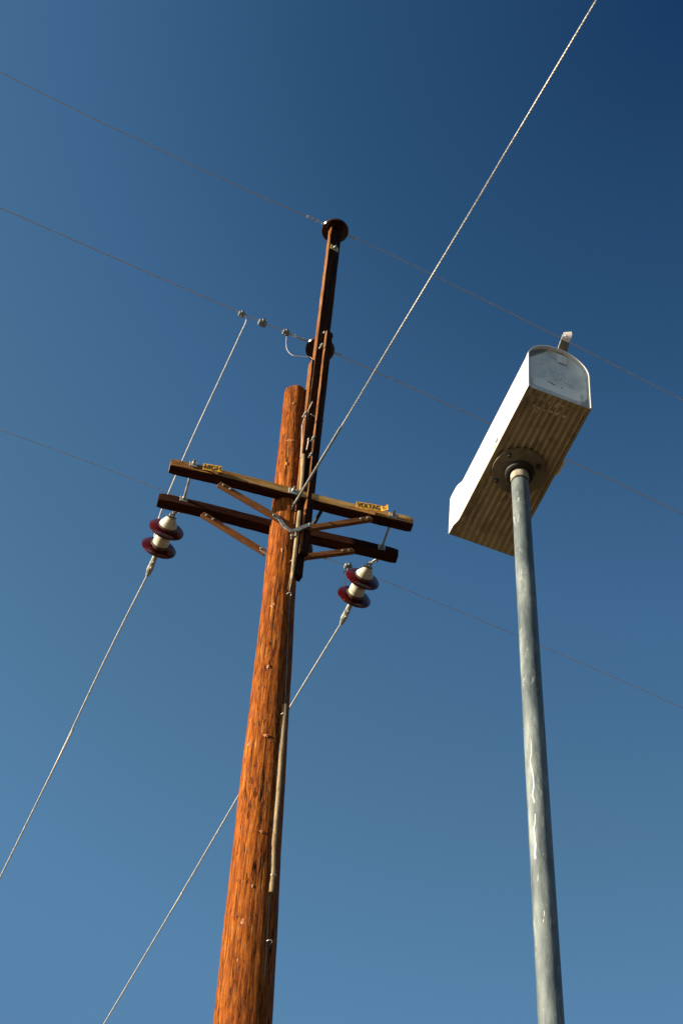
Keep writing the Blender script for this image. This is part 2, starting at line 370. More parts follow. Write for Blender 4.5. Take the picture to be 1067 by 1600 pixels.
# double arming bolts joining both arms near their ends
bolt_pts = []
for fx in ((303, 724), (614, 806)):
    PA = at_plane(*fx, cA - nA * HW, nA); PA.z = max(min(PA.z, ARM_Z + .03), ARM_Z - .02)
    PB = at_plane(0, 0, cB, nB) ; t = (cB + nB * HW - PA).dot(nB) / nB.dot(nA); PB = PA + nA * t
    m = MB(); m.tube([PA - nA * .05, PB + nA * .06], .012, 8)
    for P, n_ in ((PA, -nA), (PA + nA * (2 * HW + .001), nA), (PB - nA * (2 * HW + .001), -nA), (PB, nA)): nut_washer(m, P, n_)
    m.build('arming_bolt', M['galv'], pole); bolt_pts.append(PB)

# centre through-bolt with square washer on the front arm
PC = at_plane(458, 768, cA - nA * HW, nA); m = MB(); nut_washer(m, PC, -nA, .045); m.tube([PC, PC + nA * .22], .011, 8)
m.build('through_bolt', M['galv'], pole)

# --- wooden braces with steel straps
def brace(c, n, arm_px, foot_px, strap_px, off):
    P0 = c - n * (HW + off)
    A_ = at_plane(*arm_px, P0, n); B_ = at_plane(*foot_px, P0, n); d = (B_ - A_).normalized(); up = n.cross(d).normalized()
    L = (B_ - A_).length; Mx = frame((A_ + B_) / 2, d, n, up)
    m = MB(); m.box((0, 0, 0), (1, 0, 0), (0, 1, 0), (0, 0, 1), L / 2, .021, .034, .006)
    b_ = m.build('brace', M['brace'], pole, Mx)
    for q in (.05, .13):
        s = MB(); s.lathe([(-.004, .016), (.003, .016), (.004, .011), (.014, .010)], A_ + d * q - n * .021, -n, 8); s.build('brace_bolt', M['bolt'], b_)
    return A_, B_, d, up
def strap(pts, n, wd=.021, th=.004):
    m = MB(); rings = []; pts = [Vector(p) for p in pts]
    for i, p in enumerate(pts):
        t = (pts[min(i + 1, len(pts) - 1)] - pts[max(i - 1, 0)]).normalized(); u = n.cross(t).normalized()
        rings.append([p + u * wd + n * th, p - u * wd + n * th, p - u * wd - n * th, p + u * wd - n * th])
    m.loft(rings, True, 0, False)
    for k in (0, -1): m.lathe([(0, .015), (.016, .013)], pts[k] - n * th, -n, 6)
    return m
plA = cA - nA * (HW + .03)
brace(cA, nA, (342, 757), (437, 812), None, -.02); brace(cA, nA, (580, 811), (474, 827), None, -.02)
q = [at_plane(x, y, plA, nA) for x, y in ((428, 806), (437, 811), (444, 822), (454, 829), (465, 828), (474, 823), (484, 820))]
strap(q, nA).build('brace_strap', M['bolt'], pole)
brace(cB, nB, (316, 804), (416, 865), None, -.02); brace(cB, nB, (552, 861), (472, 871), None, -.02)
plB = cB - nB * (HW + .03)
q = [at_plane(x, y, plB, nB) for x, y in ((408, 858), (416, 864), (430, 874), (446, 880), (462, 876), (474, 869))]
strap(q, nB).build('brace_strap', M['galv'], pole)
m = MB(); P = at_y(457, 838, pole_axis(ARM_Z).y - .16); m.tube([P, P + ay * .2], .011, 8); m.lathe([(0, .022), (.02, .02)], P, -ay, 6); m.build('through_bolt', M['bolt'], pole)

# --- warning plates HIGH / VOLTAGE nailed on the front arm
def plate(px0, px1, word, wfrac, fold=False):
    a = at_plane(*px0, cA - nA * (HW + .024), nA); b = at_plane(*px1, cA - nA * (HW + .024), nA); zc = ARM_Z + .003
    a.z = b.z = zc; L = (b - a).length; c = (a + b) / 2; hh = .056
    td_ = (dA * math.cos(.10) - nA * math.sin(.10)).normalized(); tn_ = ZU.cross(td_).normalized(); c = c - nA * (L * .05); b = c + td_ * L / 2
    Mx = frame(c, td_, tn_, ZU); m = MB()
    m.box((0, 0, 0), (1, 0, 0), (0, 1, 0), (0, 0, 1), L / 2, .0016, hh, .0006)
    for sx in (-1, 1):
        for sz in (-1, 1): m.lathe([(0, .005), (.003, .004)], (sx * (L / 2 - .012), -.0016, sz * (hh - .01)), (0, -1, 0), 8)
    o = m.build('warning_plate', M['sign'], armA, Mx)
    o['label'] = 'yellow plate with the black word ' + word
    T = frame(c - tn_ * .0030, td_, ZU, -tn_)
    text_part(word if not fold else word[:-1], .104, L * wfrac, .0010, M['black'], 'lettering', o, T, .0)
    if fold:   # the bent-up end of the plate carrying the last letter
        fd = (dA * .80 - nA * .45 + ZU * .10).normalized(); fn = ZU.cross(fd).normalized(); fc = b + fd * .036; fu = fd.cross(fn) 
        Mf = frame(fc, fd, fn, ZU); m = MB(); m.box((0, 0, -.004), (1, 0, 0), (0, 1, 0), (.0, 0, 1), .036, .0014, hh * .82, .0006)
        f_ = m.build('bent_corner', M['sign'], o, Mf)
        text_part('E', .100, .038, .0010, M['black'], 'lettering', o, frame(fc - fn * .0028, fd, ZU, -fn), .0)
plate((317, 731), (346, 738), 'HIGH', .84)
plate((556, 791), (594, 800), 'VOLTAGE', .90, True)

# --- pole top extension
ZC = math.radians(22); ex = Vector((math.cos(ZC), math.sin(ZC), 0)); ey = Vector((-math.sin(ZC), math.cos(ZC), 0))
YE = YP - .06
ZT = math.radians(27); tx_ = Vector((math.cos(ZT), math.sin(ZT), 0))
def timber(top_px, bot_px, hw, hd, name, mat, Y=YE, dx=0.0, dy=0.0, bev=.006):
    T = at_y(*top_px, Y) + ex * dx + ey * dy; B = at_y(*bot_px, Y) + ex * dx + ey * dy; d = (T - B).normalized(); L = (T - B).length
    xx = (tx_ - d * tx_.dot(d)).normalized(); yy = d.cross(xx); Mx = frame((T + B) / 2, xx, yy, d); m = MB(); rings = []
    N = max(6, int(L / .25))
    for i in range(N + 1):
        z = -L / 2 + L * i / N; j = [random.uniform(-.0015, .0015) for _ in range(8)]; b_ = bev
        pr = [(-hw + b_, -hd), (hw - b_, -hd), (hw, -hd + b_), (hw, hd - b_), (hw - b_, hd), (-hw + b_, hd), (-hw, hd - b_), (-hw, -hd + b_)]
        rings.append([(x + j[q], y + j[(q + 2) % 8], z) for q, (x, y) in enumerate(pr)])
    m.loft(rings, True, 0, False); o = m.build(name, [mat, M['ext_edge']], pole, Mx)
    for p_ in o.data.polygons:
        if p_.normal.x < -.5: p_.material_index = 1          # sunlight painted in: left faces get a brighter orange wood
    return o, T, B, d, xx, yy
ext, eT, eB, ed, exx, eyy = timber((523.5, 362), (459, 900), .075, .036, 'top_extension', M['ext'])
ext['label'] = 'dark timber post raised above the pole top'
timber((507, 526), (466, 872), .040, .022, 'filler_timber', M['ext'], dy=-.062, dx=.026)
timber((487.5, 570), (458, 838), .020, .045, 'filler_timber', M['ext'], dx=-.012, dy=-.02)
# fixing bolts and side lugs on the extension
for bx, by in ((506, 521), (499, 545), (473, 652), (486, 690), (482, 716)):
    P = at_plane(bx, by, eT - eyy * .039, eyy); m = MB(); m.lathe([(-.05, .010), (0, .010), (.001, .020), (.006, .020), (.007, .012), (.03, .012)], P - eyy * (.05 if by > 526 else 0), -eyy, 8)
    m.build('extension_bolt', M['bolt'], pole)
for bx, by in ((501, 656), (488, 718)):
    m = MB(); P = at_y(bx, by, YE); m.tube([P - exx * .12, P + exx * .03], .012, 8); m.box(P - exx * .004, exx, eyy, ed, .006, .03, .03, .002); m.lathe([(0, .018), (.02, .018)], P, exx, 6)
    m.build('side_bolt', M['bolt'], pole)
# bolts on the left side of the pole
for bx, by in ((436, 709), (443, 643)):
    P = at_y(bx, by, YP); m = MB(); m.tube([P + ex * .06, P - ex * .012], .011, 8); m.lathe([(0, .024), (.006, .024)], P + ex * .01, -ex, 8); m.lathe([(0, .016), (.018, .016)], P, -ex, 6); m.build('pole_bolt', M['dark_iron'], pole)
# square metal plate near the top
P = at_plane(522.5, 388, eT - eyy * .039, eyy); m = MB(); m.box(P, exx, eyy, ed, .052, .004, .056, .003)
mp_ = m.build('bolt_plate', blotch('pale_plate_paint', (.38, .30, .14), (.52, .44, .22), (.62, .56, .32), 30), ext)
m = MB(); m.lathe([(0, .022), (.016, .02), (.018, .012), (.04, .012)], P - eyy * .004, -eyy, 6); m.build('plate_bolt', M['galv'], ext)

# --- pin insulators (bell, crown, pin) carrying the three line wires
BELL = [(-.012, .118), (-.030, .162), (-.014, .170), (.018, .160), (.045, .125), (.062, .085), (.075, .072), (.10, .078), (.118, .074), (.128, .055), (.132, .045), (.142, .052), (.160, .048), (.170, .02)]
def pin_insulator(C, bracket_from=None):
    m = MB(); m.lathe([(-.012, .03)] + BELL, C, ZU, 40); o = m.build('pin_insulator', M['brown_porc'], pole)
    m = MB(); m.lathe([(-.004, .135), (-.018, .130), (-.010, .09), (-.03, .085), (-.012, .05)], C, ZU, 32)
    m.build('inner_skirt', M['brown_porc'], o)
    m = MB(); m.tube([C - ZU * .16, C - ZU * .0], .016, 10); m.lathe([(0, .032), (.02, .03)], C - ZU * .12, ZU, 12)
    if bracket_from is not None: m.tube([C - ZU * .15, bracket_from - ZU * .15], .018, 8)
    m.build('pin', M['dark_iron'], o); return C + ZU * .135
iT = at_y(523.5, 360, YE + .01); wT = pin_insulator(iT)
iM = at_y(500, 545.5, YE + .34); wM = pin_insulator(iM, iM - ey * .30 + ex * .02)
iL = at_y(463, 857, YE + .80); wL = pin_insulator(iL, iL - ey * .7)

# --- wooden moulding and earth wire down the shaded side of the pole
def on_pole(px, py, out=0.0):
    z = at_y(px, py, YP).z; a = 0
    for _ in range(8):
        Q = surf(z, a, out); P = at_y(px, py, Q.y); z = P.z; a = math.asin(max(-.97, min(.97, (P.x - pole_axis(z).x) / (pole_r(z) + out))))
    return surf(z, a, out), a
def moulding(px_pts, wd, name='wire_moulding', taper=None):
    pts = []
    (x0, y0), (x1, y1) = px_pts[0], px_pts[-1]
    full = []
    for (xa, ya), (xb, yb) in zip(px_pts[:-1], px_pts[1:]):
        for i in range(6): full.append((xa + (xb - xa) * i / 6, ya + (yb - ya) * i / 6))
    full.append(px_pts[-1]); rings = []
    for i, (x, y) in enumerate(full):
        P, a = on_pole(x, y); nrm = Vector((math.sin(a), -math.cos(a), 0)); t = Vector((math.cos(a), math.sin(a), 0)); j = random.uniform(.94, 1.05)
        k = (taper[i] if taper else 1) * j
        rings.append([P + t * (math.cos(q) * wd * k) + nrm * (math.sin(q) * wd * 1.5 * k - .004) for q in [PI * s / 8 for s in range(9)]])
    m = MB(); m.loft(rings, True); return m.build(name, M['mould'], pole)
moulding([(444.5, 1103), (438, 1180), (433, 1250), (427, 1320), (425.5, 1362), (422, 1397)], .0235)
m = MB()                                   # upper, split piece of moulding standing between pole and extension
def free_strip(m, pts, r0, Yoff=-.14):
    P = [at_y(x, y, YP + Yoff) for x, y in pts]; m.tube(P, r0, 10)
free_strip(m, [(474, 711), (472.5, 740), (470, 768)], .020); m.build('split_moulding', M['mould'], pole); m = MB()
free_strip(m, [(468, 800), (465, 828), (462.5, 850)], .020, -.15)
free_strip(m, [(462.5, 850), (460, 872), (457, 895), (456, 905)], [.020, .020, .017, .013], -.15)
free_strip(m, [(458, 895), (454, 915), (452, 925)], [.009, .007, .002], -.16); free_strip(m, [(455, 895), (452.5, 910), (450, 921)], [.008, .005, .002], -.15)
o = m.build('split_moulding', M['mould'], pole)
def on_pts(px, out=.006):
    r = []
    for (xa, ya), (xb, yb) in zip(px[:-1], px[1:]):
        for i in range(4): r.append(on_pole(xa + (xb - xa) * i / 4, ya + (yb - ya) * i / 4, out)[0])
    r.append(on_pole(*px[-1], out)[0]); return r
m = MB(); m.tube([at_y(x, y, YP - .15) for x, y in ((488, 628), (475, 655), (472, 665), (471.5, 690), (470, 715))], .0055, 6)
m.build('earth_wire', M['cond'], pole); m = MB()
m.tube([at_y(x, y, YP - .15) for x, y in ((482, 685), (481, 694), (482, 690), (479, 703))], .007, 6)
m.build('loose_wire_end', M['cond'], pole); m = MB()
m.tube(on_pts([(453, 925), (450, 990), (446, 1090), (444, 1105)], .002), .0035, 6)
m.build('earth_wire', M['bolt'], pole); m = MB()
m.tube(on_pts([(421, 1395), (417, 1470), (411, 1560), (405, 1640)], .002), .0035, 6)
P0 = on_pole(405, 1640, .006); m.tube([P0[0]] + [surf(z, P0[1], .006) for z in (8, 6, 4, 2, .1)], .0035, 6)
m.build('earth_wire', M['bolt'], pole)
for sx, sy in ((441, 1119), (424.5, 1371), (418.5, 1474), (455, 880), (450, 931)):
    P, a = on_pole(sx, sy, .0); t = Vector((math.cos(a), math.sin(a), 0)); n_ = Vector((math.sin(a), -math.cos(a), 0))
    wd = .020; m = MB(); m.tube([P + (-t * wd) + n_ * .0, P - t * wd * .9 + n_ * .026 + ZU * .004, P + n_ * .04 + ZU * .004, P + t * wd * .8 + n_ * .03 + ZU * .008, P + t * wd], .0035, 6)
    m.build('staple', M['strand'], pole)
# anchor eye for the guy on the front arm
gP, gA = on_pole(458, 791); gE = gP + Vector((math.sin(gA), -math.cos(gA), 0)) * .05; gE.z = at_y(458, 791, gE.y).z; gE.x = at_y(458, 791, gE.y).x
m = MB(); PCb = pole_axis(gE.z) ; m.tube([PCb, gE + (PCb - gE).normalized() * .03], .014, 8)
m.tube([gE + Vector((math.cos(2 * PI * k / 14) * .0, 0, 0)) + nA * (math.cos(2 * PI * k / 14) * .035) + ZU * (math.sin(2 * PI * k / 14) * .035) for k in range(15)], .010, 6)
m.build('guy_eye_bolt', M['dark_iron'], pole)

# ------------------------------------------------------------------ wires
CD = Vector((.92540, .37900, 0)).normalized(); CN = ZU.cross(CD)
TD = Vector((-.36842, .92966, 0)).normalized()
def smooth(pts, n=8):
    out = []; P = [pts[0]] + list(pts) + [pts[-1]]
    for i in range(1, len(P) - 2):
        a, b, c, d = P[i - 1], P[i], P[i + 1], P[i + 2]
        for k in range(n):
            t = k / n; out.append(.5 * ((2 * b) + (c - a) * t + (2 * a - 5 * b + 4 * c - d) * t * t + (3 * b - a - 3 * c + d) * t ** 3))
    out.append(pts[-1]); return out
def extend(a, b, L): d = (b - a).normalized(); return b + d * L
def wire(name, mat, left, right, anchor, label, group, r, ties):
    Lp = [at_plane(x, y, anchor, CN) for x, y in left]; Rp = [at_plane(x, y, anchor, CN) for x, y in right]
    def fit(Q):     # straight run in plan with a gentle sag, fitted through the sighted points
        s = [(p - anchor).dot(CD) for p in Q]; z = [p.z - anchor.z for p in Q]
        num = sum(a * a * a * a for a in s), sum(a ** 3 for a in s), sum(a * a for a in s), sum(a * a * b for a, b in zip(s, z)), sum(a * b for a, b in zip(s, z))
        det = num[0] * num[2] - num[1] ** 2
        return ((num[3] * num[2] - num[4] * num[1]) / det, (num[4] * num[0] - num[3] * num[1]) / det)
    pts = []
    for Q, sg in ((Lp, -1), (Rp, 1)):
        A_, B_ = fit(Q); smax = max(abs((p - anchor).dot(CD)) for p in Q); run = []
        for i in range(1, 61):
            s = sg * i * .25
            if abs(s) > smax:
                s = sg * (smax + (i - smax / .25) * 1.6); e = sg * smax; zz = A_ * e * e + B_ * e + (2 * A_ * e + B_) * (s - e)
            else: zz = A_ * s * s + B_ * s
            run.append(anchor + CD * s + ZU * zz)
        pts = (run[::-1] if sg < 0 else pts + [anchor.copy()] + run) if sg < 0 or True else pts
        if sg < 0: keep = run[::-1]
        else: pts = keep + [anchor.copy()] + run
    m = MB(); m.tube(pts, r, 8); o = m.build(name, mat); tag(o, label, 'power line', group)
    for tx, ty, ts, kind in ties:
        P = at_plane(tx, ty, anchor, CN); tm = MB()
        if kind == 'clamp':
            tm.box(P, CD, ZU, CN, .045 * ts, .03 * ts, .03 * ts, .008); tm.lathe([(0, .016), (.05 * ts, .016)], P + ZU * .01, -CN, 8); tm.lathe([(-.07 * ts, .012), (.0, .012)], P, ZU, 8)
            tm.build('clamp', M['bolt'], o)
        else:
            q = [P + CD * ((k / 16 - .5) * .10 * ts) + ZU * (math.cos(k * 1.9) * .012) + CN * (math.sin(k * 1.9) * .012) for k in range(17)]
            tm.tube(q, .0055, 6); tm.build('tie_wire', M['strand'], o)
    return o, pts
GL = 'line wires running left to right past the pole'
wt, _ = wire('power_line', M['cond'], [(0, 113), (120, 170), (250, 235), (400, 304), (490, 342)], [(551, 371), (680, 432), (870, 525), (1067, 626)], at_plane(523, 356.5, wT, CN),
     'highest thin brown wire crossing at the top of the pole extension', GL, .0054, [(485, 340, 1, 't'), (491, 343, .8, 't'), (498, 346, 1.3, 't'), (551, 371, 1, 't')])
wm, _ = wire('power_line', M['cond'], [(0, 325), (130, 380), (250, 434), (378, 490), (460, 526)], [(526, 553), (600, 583), (760, 660), (880, 717), (1067, 803)], at_plane(500, 542, wM, CN),
     'middle thin brown wire tied behind the extension below its top', GL, .0054, [(378, 491, .85, 'clamp'), (410, 505, 1.05, 'clamp'), (447, 520, .9, 'clamp'), (463, 526, 1.5, 't'), (470, 529, 1, 't'), (478, 532, 1, 't'), (526, 552, 1.2, 't')])
wl, _ = wire('power_line', M['cond'], [(0, 672), (120, 713), (250, 766)], [(490, 865), (590, 905), (810, 993), (1067, 1107)], at_plane(464, 854, wL, CN),
     'lowest thin brown wire passing behind both crossarms', GL, .0030, [(487, 864, 1.4, 't'), (497, 868, 1.2, 't'), (505, 871, .8, 't'), (544, 886, .9, 'clamp')])

# --- strain insulator strings on the rear arm
def strain(PB, px_dir, cx_, label):
    """PB: bolt end behind the rear arm"""
    tdir = (TD + Vector((.05, 0, -.10))).normalized()
    start = at_z(*cx_, ARM_Z - .035)
    Mx = Matrix.Translation(start)
    root = empty('strain_insulator', Mx); tag(root, label, 'insulator', 'twin bell strain insulators on the rear crossarm')
    m = MB(); u = tdir.orthogonal().normalized(); v = tdir.cross(u)
    hook = PB + nB * .02
    m.tube([hook, (hook + start) / 2 + ZU * .01, start], .012, 8)
    for s_ in (-1, 1): m.tube([start - tdir * .01 + ZU.cross(tdir) * .018 * s_, start + tdir * .075 + ZU.cross(tdir) * .022 * s_], .010, 8)
    m.tube([start + tdir * .03 - ZU.cross(tdir) * .05, start + tdir * .03 + ZU.cross(tdir) * .05], .009, 8)
    m.tube([start + ZU * .035 + tdir * .03, start + ZU * .02 - tdir * .03], .008, 6)
    m.build('clevis', M['galv'], root)
    o0 = start + tdir * .035; R_ = .178
    for k in range(2):
        c = o0 + tdir * (k * .225)
        m = MB()
        if k == 0: m.lathe([(.0, .030), (.012, .048), (.04, .066), (.078, .088), (.092, .090), (.100, .078)], c, tdir, 32)
        else: m.lathe([(-.01, .030), (.0, .070), (.012, .078), (.075, .082), (.092, .082), (.100, .074)], c, tdir, 32)
        cap = m.build('metal_cap', M['cap'], root)
        m = MB(); m.lathe([(.095, .070), (.100, .094), (.108, .10), (.113, .085)], c, tdir, 32); m.build('cement_collar', M['rust'], root)
        b0 = .100
        m = MB(); m.lathe([(b0, .06), (b0 + .004, .100), (b0 + .012, .130), (b0 + .026, .160), (b0 + .042, R_), (b0 + .052, R_ + .001), (b0 + .058, R_ - .008),
                           (b0 + .046, .150), (b0 + .056, .138), (b0 + .040, .126), (b0 + .052, .108), (b0 + .035, .09), (b0 + .04, .05)], c, tdir, 56)
        m.build('bell', M['porc'], root)
        m = MB(); m.lathe([(b0 + .02, .018), (b0 + .13, .018)], c, tdir, 12); m.build('pin', M['dark_iron'], root)
    e = o0 + tdir * (.225 + .16)
    m = MB(); sd_ = ZU.cross(tdir)
    m.tube([e, e + tdir * .10], .016, 8); m.lathe([(.0, .022), (.03, .026), (.20, .034), (.27, .020)], e + tdir * .06, tdir, 12)
    for q in (.14, .21): m.tube([e + tdir * q - ZU * .05, e + tdir * q + ZU * .035], .010, 8); m.lathe([(0, .018), (.016, .018)], e + tdir * q - ZU * .045, -ZU, 6)
    m.build('dead_end_clamp', M['galv'], root)
    return root, e + tdir * .30, e + tdir * .05
sl, eL, jL = strain(bolt_pts[0], None, (270, 804), 'left dark red twin bell insulator with cream caps, hanging under the arm end beside HIGH')
sr, eR, jR = strain(bolt_pts[1], None, (577, 882), 'right dark red twin bell insulator with cream caps, hanging under the arm end beside VOLTAGE')
def tap(start, pxs, label):
    PN = TD.cross(ZU); pts = [start] + [at_plane(x, y, start, PN) for x, y in pxs]
    pts.append(extend(pts[-2], pts[-1], 25)); m = MB(); m.tube(smooth(pts), .0085, 8)
    return tag(m.build('dead_end_wire', M['strand']), label, 'power line', 'bright wires leading down and away from the insulators')
tap(eL, [(165, 1030), (80, 1210), (0, 1373)], 'pale wire leaving the left red insulator toward the lower left edge')
tap(eR, [(453, 1105), (376, 1238), (270, 1420), (163, 1600)], 'pale wire leaving the right red insulator and passing behind the pole')
# jumpers
wmA = at_plane(500, 542, wM, CN)
J0 = at_plane(380, 493, wmA, CN); dj = jL - J0
def jump(px, t): # point on the sight line, at a depth between the two ends
    Y = J0.y + (jL.y - J0.y) * t; return at_y(px[0], px[1], Y)
pts = [J0, jump((385, 501), .03), jump((374, 526), .12), jump((345, 589), .3), jump((305, 675), .52), jump((268, 760), .74), jump((248, 812), .88), jump((238, 862), .96), jL]
m = MB(); m.tube(smooth(pts), .0082, 8); tag(m.build('jumper_wire', M['strand']), 'long pale jumper wire dropping from the middle wire to the left insulator', 'jumper wire')
wlA = at_plane(464, 854, wL, CN); K0 = at_plane(544, 888, wlA, CN)
pts = [K0, K0 - ZU * .02 + (jR - K0) * .05, K0 + (jR - K0) * .15 - dA * .05, K0 + (jR - K0) * .5 - dA * .05, jR]
m = MB(); m.tube(smooth(pts), .008, 8); tag(m.build('jumper_wire', M['strand']), 'short pale jumper wire behind the right insulator', 'jumper wire')
q = [at_y(x, y, YE + .30) for x, y in ((448, 523), (447, 536), (449, 547), (457, 555), (470, 557), (484, 558), (489, 563), (490, 572))]
m = MB(); m.tube(smooth(q), .0034, 6); tag(m.build('jumper_wire', M['cond']), 'thin curved wire looping from the middle wire to the extension', 'jumper wire')

# --- guy strand up over the camera, twisted
gt = at_plane(932, 0, gE, Vector((.86, .51, 0)))           # direction found on the sight line below
dh = Vector((-TD.x, -TD.y, 0)).normalized(); 
def guy_pt(px, py):
    n_ = dh.cross(ZU); return at_plane(px, py, gE, n_)
g1, g2, g3 = guy_pt(540, 655), guy_pt(735, 330), guy_pt(931, 0)
path = smooth([gE - (gE - g1) * .02, g1, g2, g3], 12)
gd = (g3 - g2).normalized(); tail = g3; 
Ltail = (g3.z - .1) / -gd.z if gd.z < -.05 else 25.0
path += [g3 + gd * (Ltail * k / 12) for k in range(1, 13)]
def resample(P, step):
    out = [P[0]]; acc = 0
    for a, b in zip(P[:-1], P[1:]):
        L = (b - a).length; t = step - acc
        while t < L: out.append(a + (b - a) * (t / L)); t += step
        acc = (acc + L) % step
    return out
rp = resample(path, .02); vis = (g3 - gE).length + 1.5; nv = int(vis / .02); m = MB()
for s_ in range(3):
    q = []
    for i, p in enumerate(rp[:nv]):
        t = (rp[min(i + 1, len(rp) - 1)] - rp[max(i - 1, 0)]).normalized(); u = t.orthogonal().normalized(); u = (ZU - t * ZU.dot(t)).normalized(); v = t.cross(u); a = i * .02 / .10 * 2 * PI + s_ * 2 * PI / 3
        q.append(p + (u * math.cos(a) + v * math.sin(a)) * .0032)
    m.tube(q, .0052, 5)
m.tube(rp[nv - 1::20], .009, 6)
gw = m.build('guy_wire', M['strand']); tag(gw, 'thick twisted pale steel guy strand rising from the crossarm centre to the top right', 'guy wire')
m = MB(); gp = [p for p in rp if (p - gE).length < (g1 - gE).length]; m.tube(gp[::8], .0125, 8); m.tube([gE, gp[4] + ZU * .012, gp[16]], .010, 6)
m.build('preformed_grip', M['bolt'], gw)
print('GUY end', g3, gd, 'tap', eL, proj(eL), proj(eR), 'tail', Ltail)

# ------------------------------------------------------------------ mailbox
maz, mro, mpi, mx, my, mz, ML, HS = .31091, .02589, .03542, .50387, 2.34840, 5.62390, .480, .1454
A_ = .0825
MM = Matrix.Translation((mx, my, mz)) @ Matrix.Rotation(maz, 4, 'Z') @ Matrix.Rotation(mpi, 4, 'X') @ Matrix.Rotation(mro, 4, 'Y')
box = empty('mailbox', MM)      # local: x across, y from the door to the rear, z up; origin under the door
tag(box, 'white arched metal mailbox with worn blue-grey door on top of the tall steel post', 'mailbox')
def arch(a, hs, z0=0.0, n=28, zb=0.0):
    return [(-a, z0)] + [(-a * math.cos(PI * k / n), hs + a * math.sin(PI * k / n)) for k in range(n + 1)] + [(a, z0)]
m = MB()
def ring(pr, y): return [(x, y, z) for x, z in pr]
th = .0028
outer = [ring(arch(A_, HS), 0), ring(arch(A_, HS), .012), ring(arch(A_ - .0012, HS), .014), ring(arch(A_ - .0012, HS), ML - .055), ring(arch(A_ + .0015, HS), ML - .045), ring(arch(A_ + .0060, HS + .001), ML - .030), ring(arch(A_ + .0065, HS + .001), ML)]
inner = [ring(arch(A_ - th, HS, .0), 0), ring(arch(A_ - th, HS, .0), .05)]
m.loft(outer, False, 0, True, False)
m.loft([outer[0], inner[0], inner[1]], False, 0, False, False)
m.bm.faces.new([m.bm.verts.new(p) for p in outer[-1]])   # rear wall
bmesh.ops.remove_doubles(m.bm, verts=m.bm.verts, dist=.00002)
MI = MM.inverted()
def on_box(px, py, point, normal):
    P = MM @ Vector(point); n_ = MM.to_3x3() @ Vector(normal); return MI @ at_plane(px, py, P, n_)
# a few dark specks of bare rust on the sunny side
body = m.build('body', M['white'], box, MM)
for px_, py_, r_ in ((776, 689, .0042), (773, 698, .0026), (755.5, 718, .0026), (745, 752, .0014)):
    L_ = on_box(px_, py_, (-A_ + .0012, 0, 0), (1, 0, 0)); yy, zz = L_.y, L_.z
    m = MB(); rr = [random.uniform(.6, 1.5) for _ in range(9)]
    m.loft([[(-A_ + .0012 - d, yy + math.cos(2 * PI * k / 9) * r_ * 1.7 * rr[k], zz + math.sin(2 * PI * k / 9) * r_ * 2.2 * rr[k]) for k in range(9)] for d in (-.0008, .0006)])
    m.build('rust_spot', M['black'], body, MM)
# ribbed floor, set slightly above the side edges
m = MB(); nx = 120; rows = []
wx = A_ - .004
def rib(x): return .0058 * abs(math.cos(x / .0160 * PI)) ** .8
for y, k in ((.003, 0), (.008, 0), (.040, 1), (ML - .07, 1), (ML - .035, 0), (ML - .002, 0)):
    rows.append([(-wx + 2 * wx * i / nx, y,   .0003 + k * (rib(-wx + 2 * wx * i / nx))) for i in range(nx + 1)])
m.loft(rows, False, 0, True, False)
m.bm.faces.ensure_lookup_table()
fl = m.build('ribbed_floor', M['under'], box, MM)
m = MB()   # folded side flanges and rear hem that frame the floor
for s_ in (-1, 1): m.box((s_ * (A_ - .0035), ML / 2, .0010), (1, 0, 0), (0, 1, 0), (0, 0, 1), .0032, ML / 2 - .001, .0014)
m.box((0, ML - .014, .0014), (1, 0, 0), (0, 1, 0), (0, 0, 1), A_ + .0060, .0135, .0016)
for q in (-.045, -.005, .05): m.lathe([(0, .003), (.0015, .002)], (q, ML - .006, 0.0001), (0, 0, -1), 8)
for s_ in (-1, 1):
    m.loft([[(s_ * (A_ - .010), y_, -.0002), (s_ * (A_ + f_), y_, -.0002), (s_ * (A_ + f_), y_, .0012), (s_ * (A_ - .010), y_, .0012)] for y_, f_ in ((ML - .060, -.0016), (ML - .045, .0012), (ML - .030, .0056), (ML - .0276, .0058))], True, 0, False)
m.build('floor_hem', M['under'], box, MM)
# pale smudges of old paint on the floor near the door
m = MB()
def smudge(x, y, sx, sy, rot=0):
    n_ = 12; rr = [random.uniform(.65, 1.25) for _ in range(n_)]; R = []
    for d in (.0002, -.0004):
        R.append([(x + (math.cos(t) * sx * math.cos(rot) - math.sin(t) * sy * math.sin(rot)) * rr[k], y + (math.cos(t) * sx * math.sin(rot) + math.sin(t) * sy * math.cos(rot)) * rr[k], .0004 + d) for k, t in enumerate([2 * PI * k / n_ for k in range(n_)])])
    m.loft(R, True, 0, False)
for sx_, sy_, a_, b_ in ((841, 637, .0035, .002), (838, 642, .002, .0018), (850, 641, .0018, .0012), (858, 629, .0018, .003), (868, 634, .0032, .0018), (872, 631, .005, .0014), (879, 634, .0025, .0015), (861, 643, .0032, .0016),
                         (869, 646, .0035, .0024), (873, 644, .0016, .0028), (881, 650, .0030, .0026), (834, 633, .0015, .002), (856, 641, .0013, .001), (849, 626, .0012, .001), (865, 637, .0015, .001)):
    L_ = on_box(sx_, sy_, (0, 0, .0022), (0, 0, 1)); smudge(L_.x, L_.y, a_ * 1.5, b_ * 1.7, random.uniform(-.3, .3))
m.build('paint_smudge', M['smudge'], fl, MM)
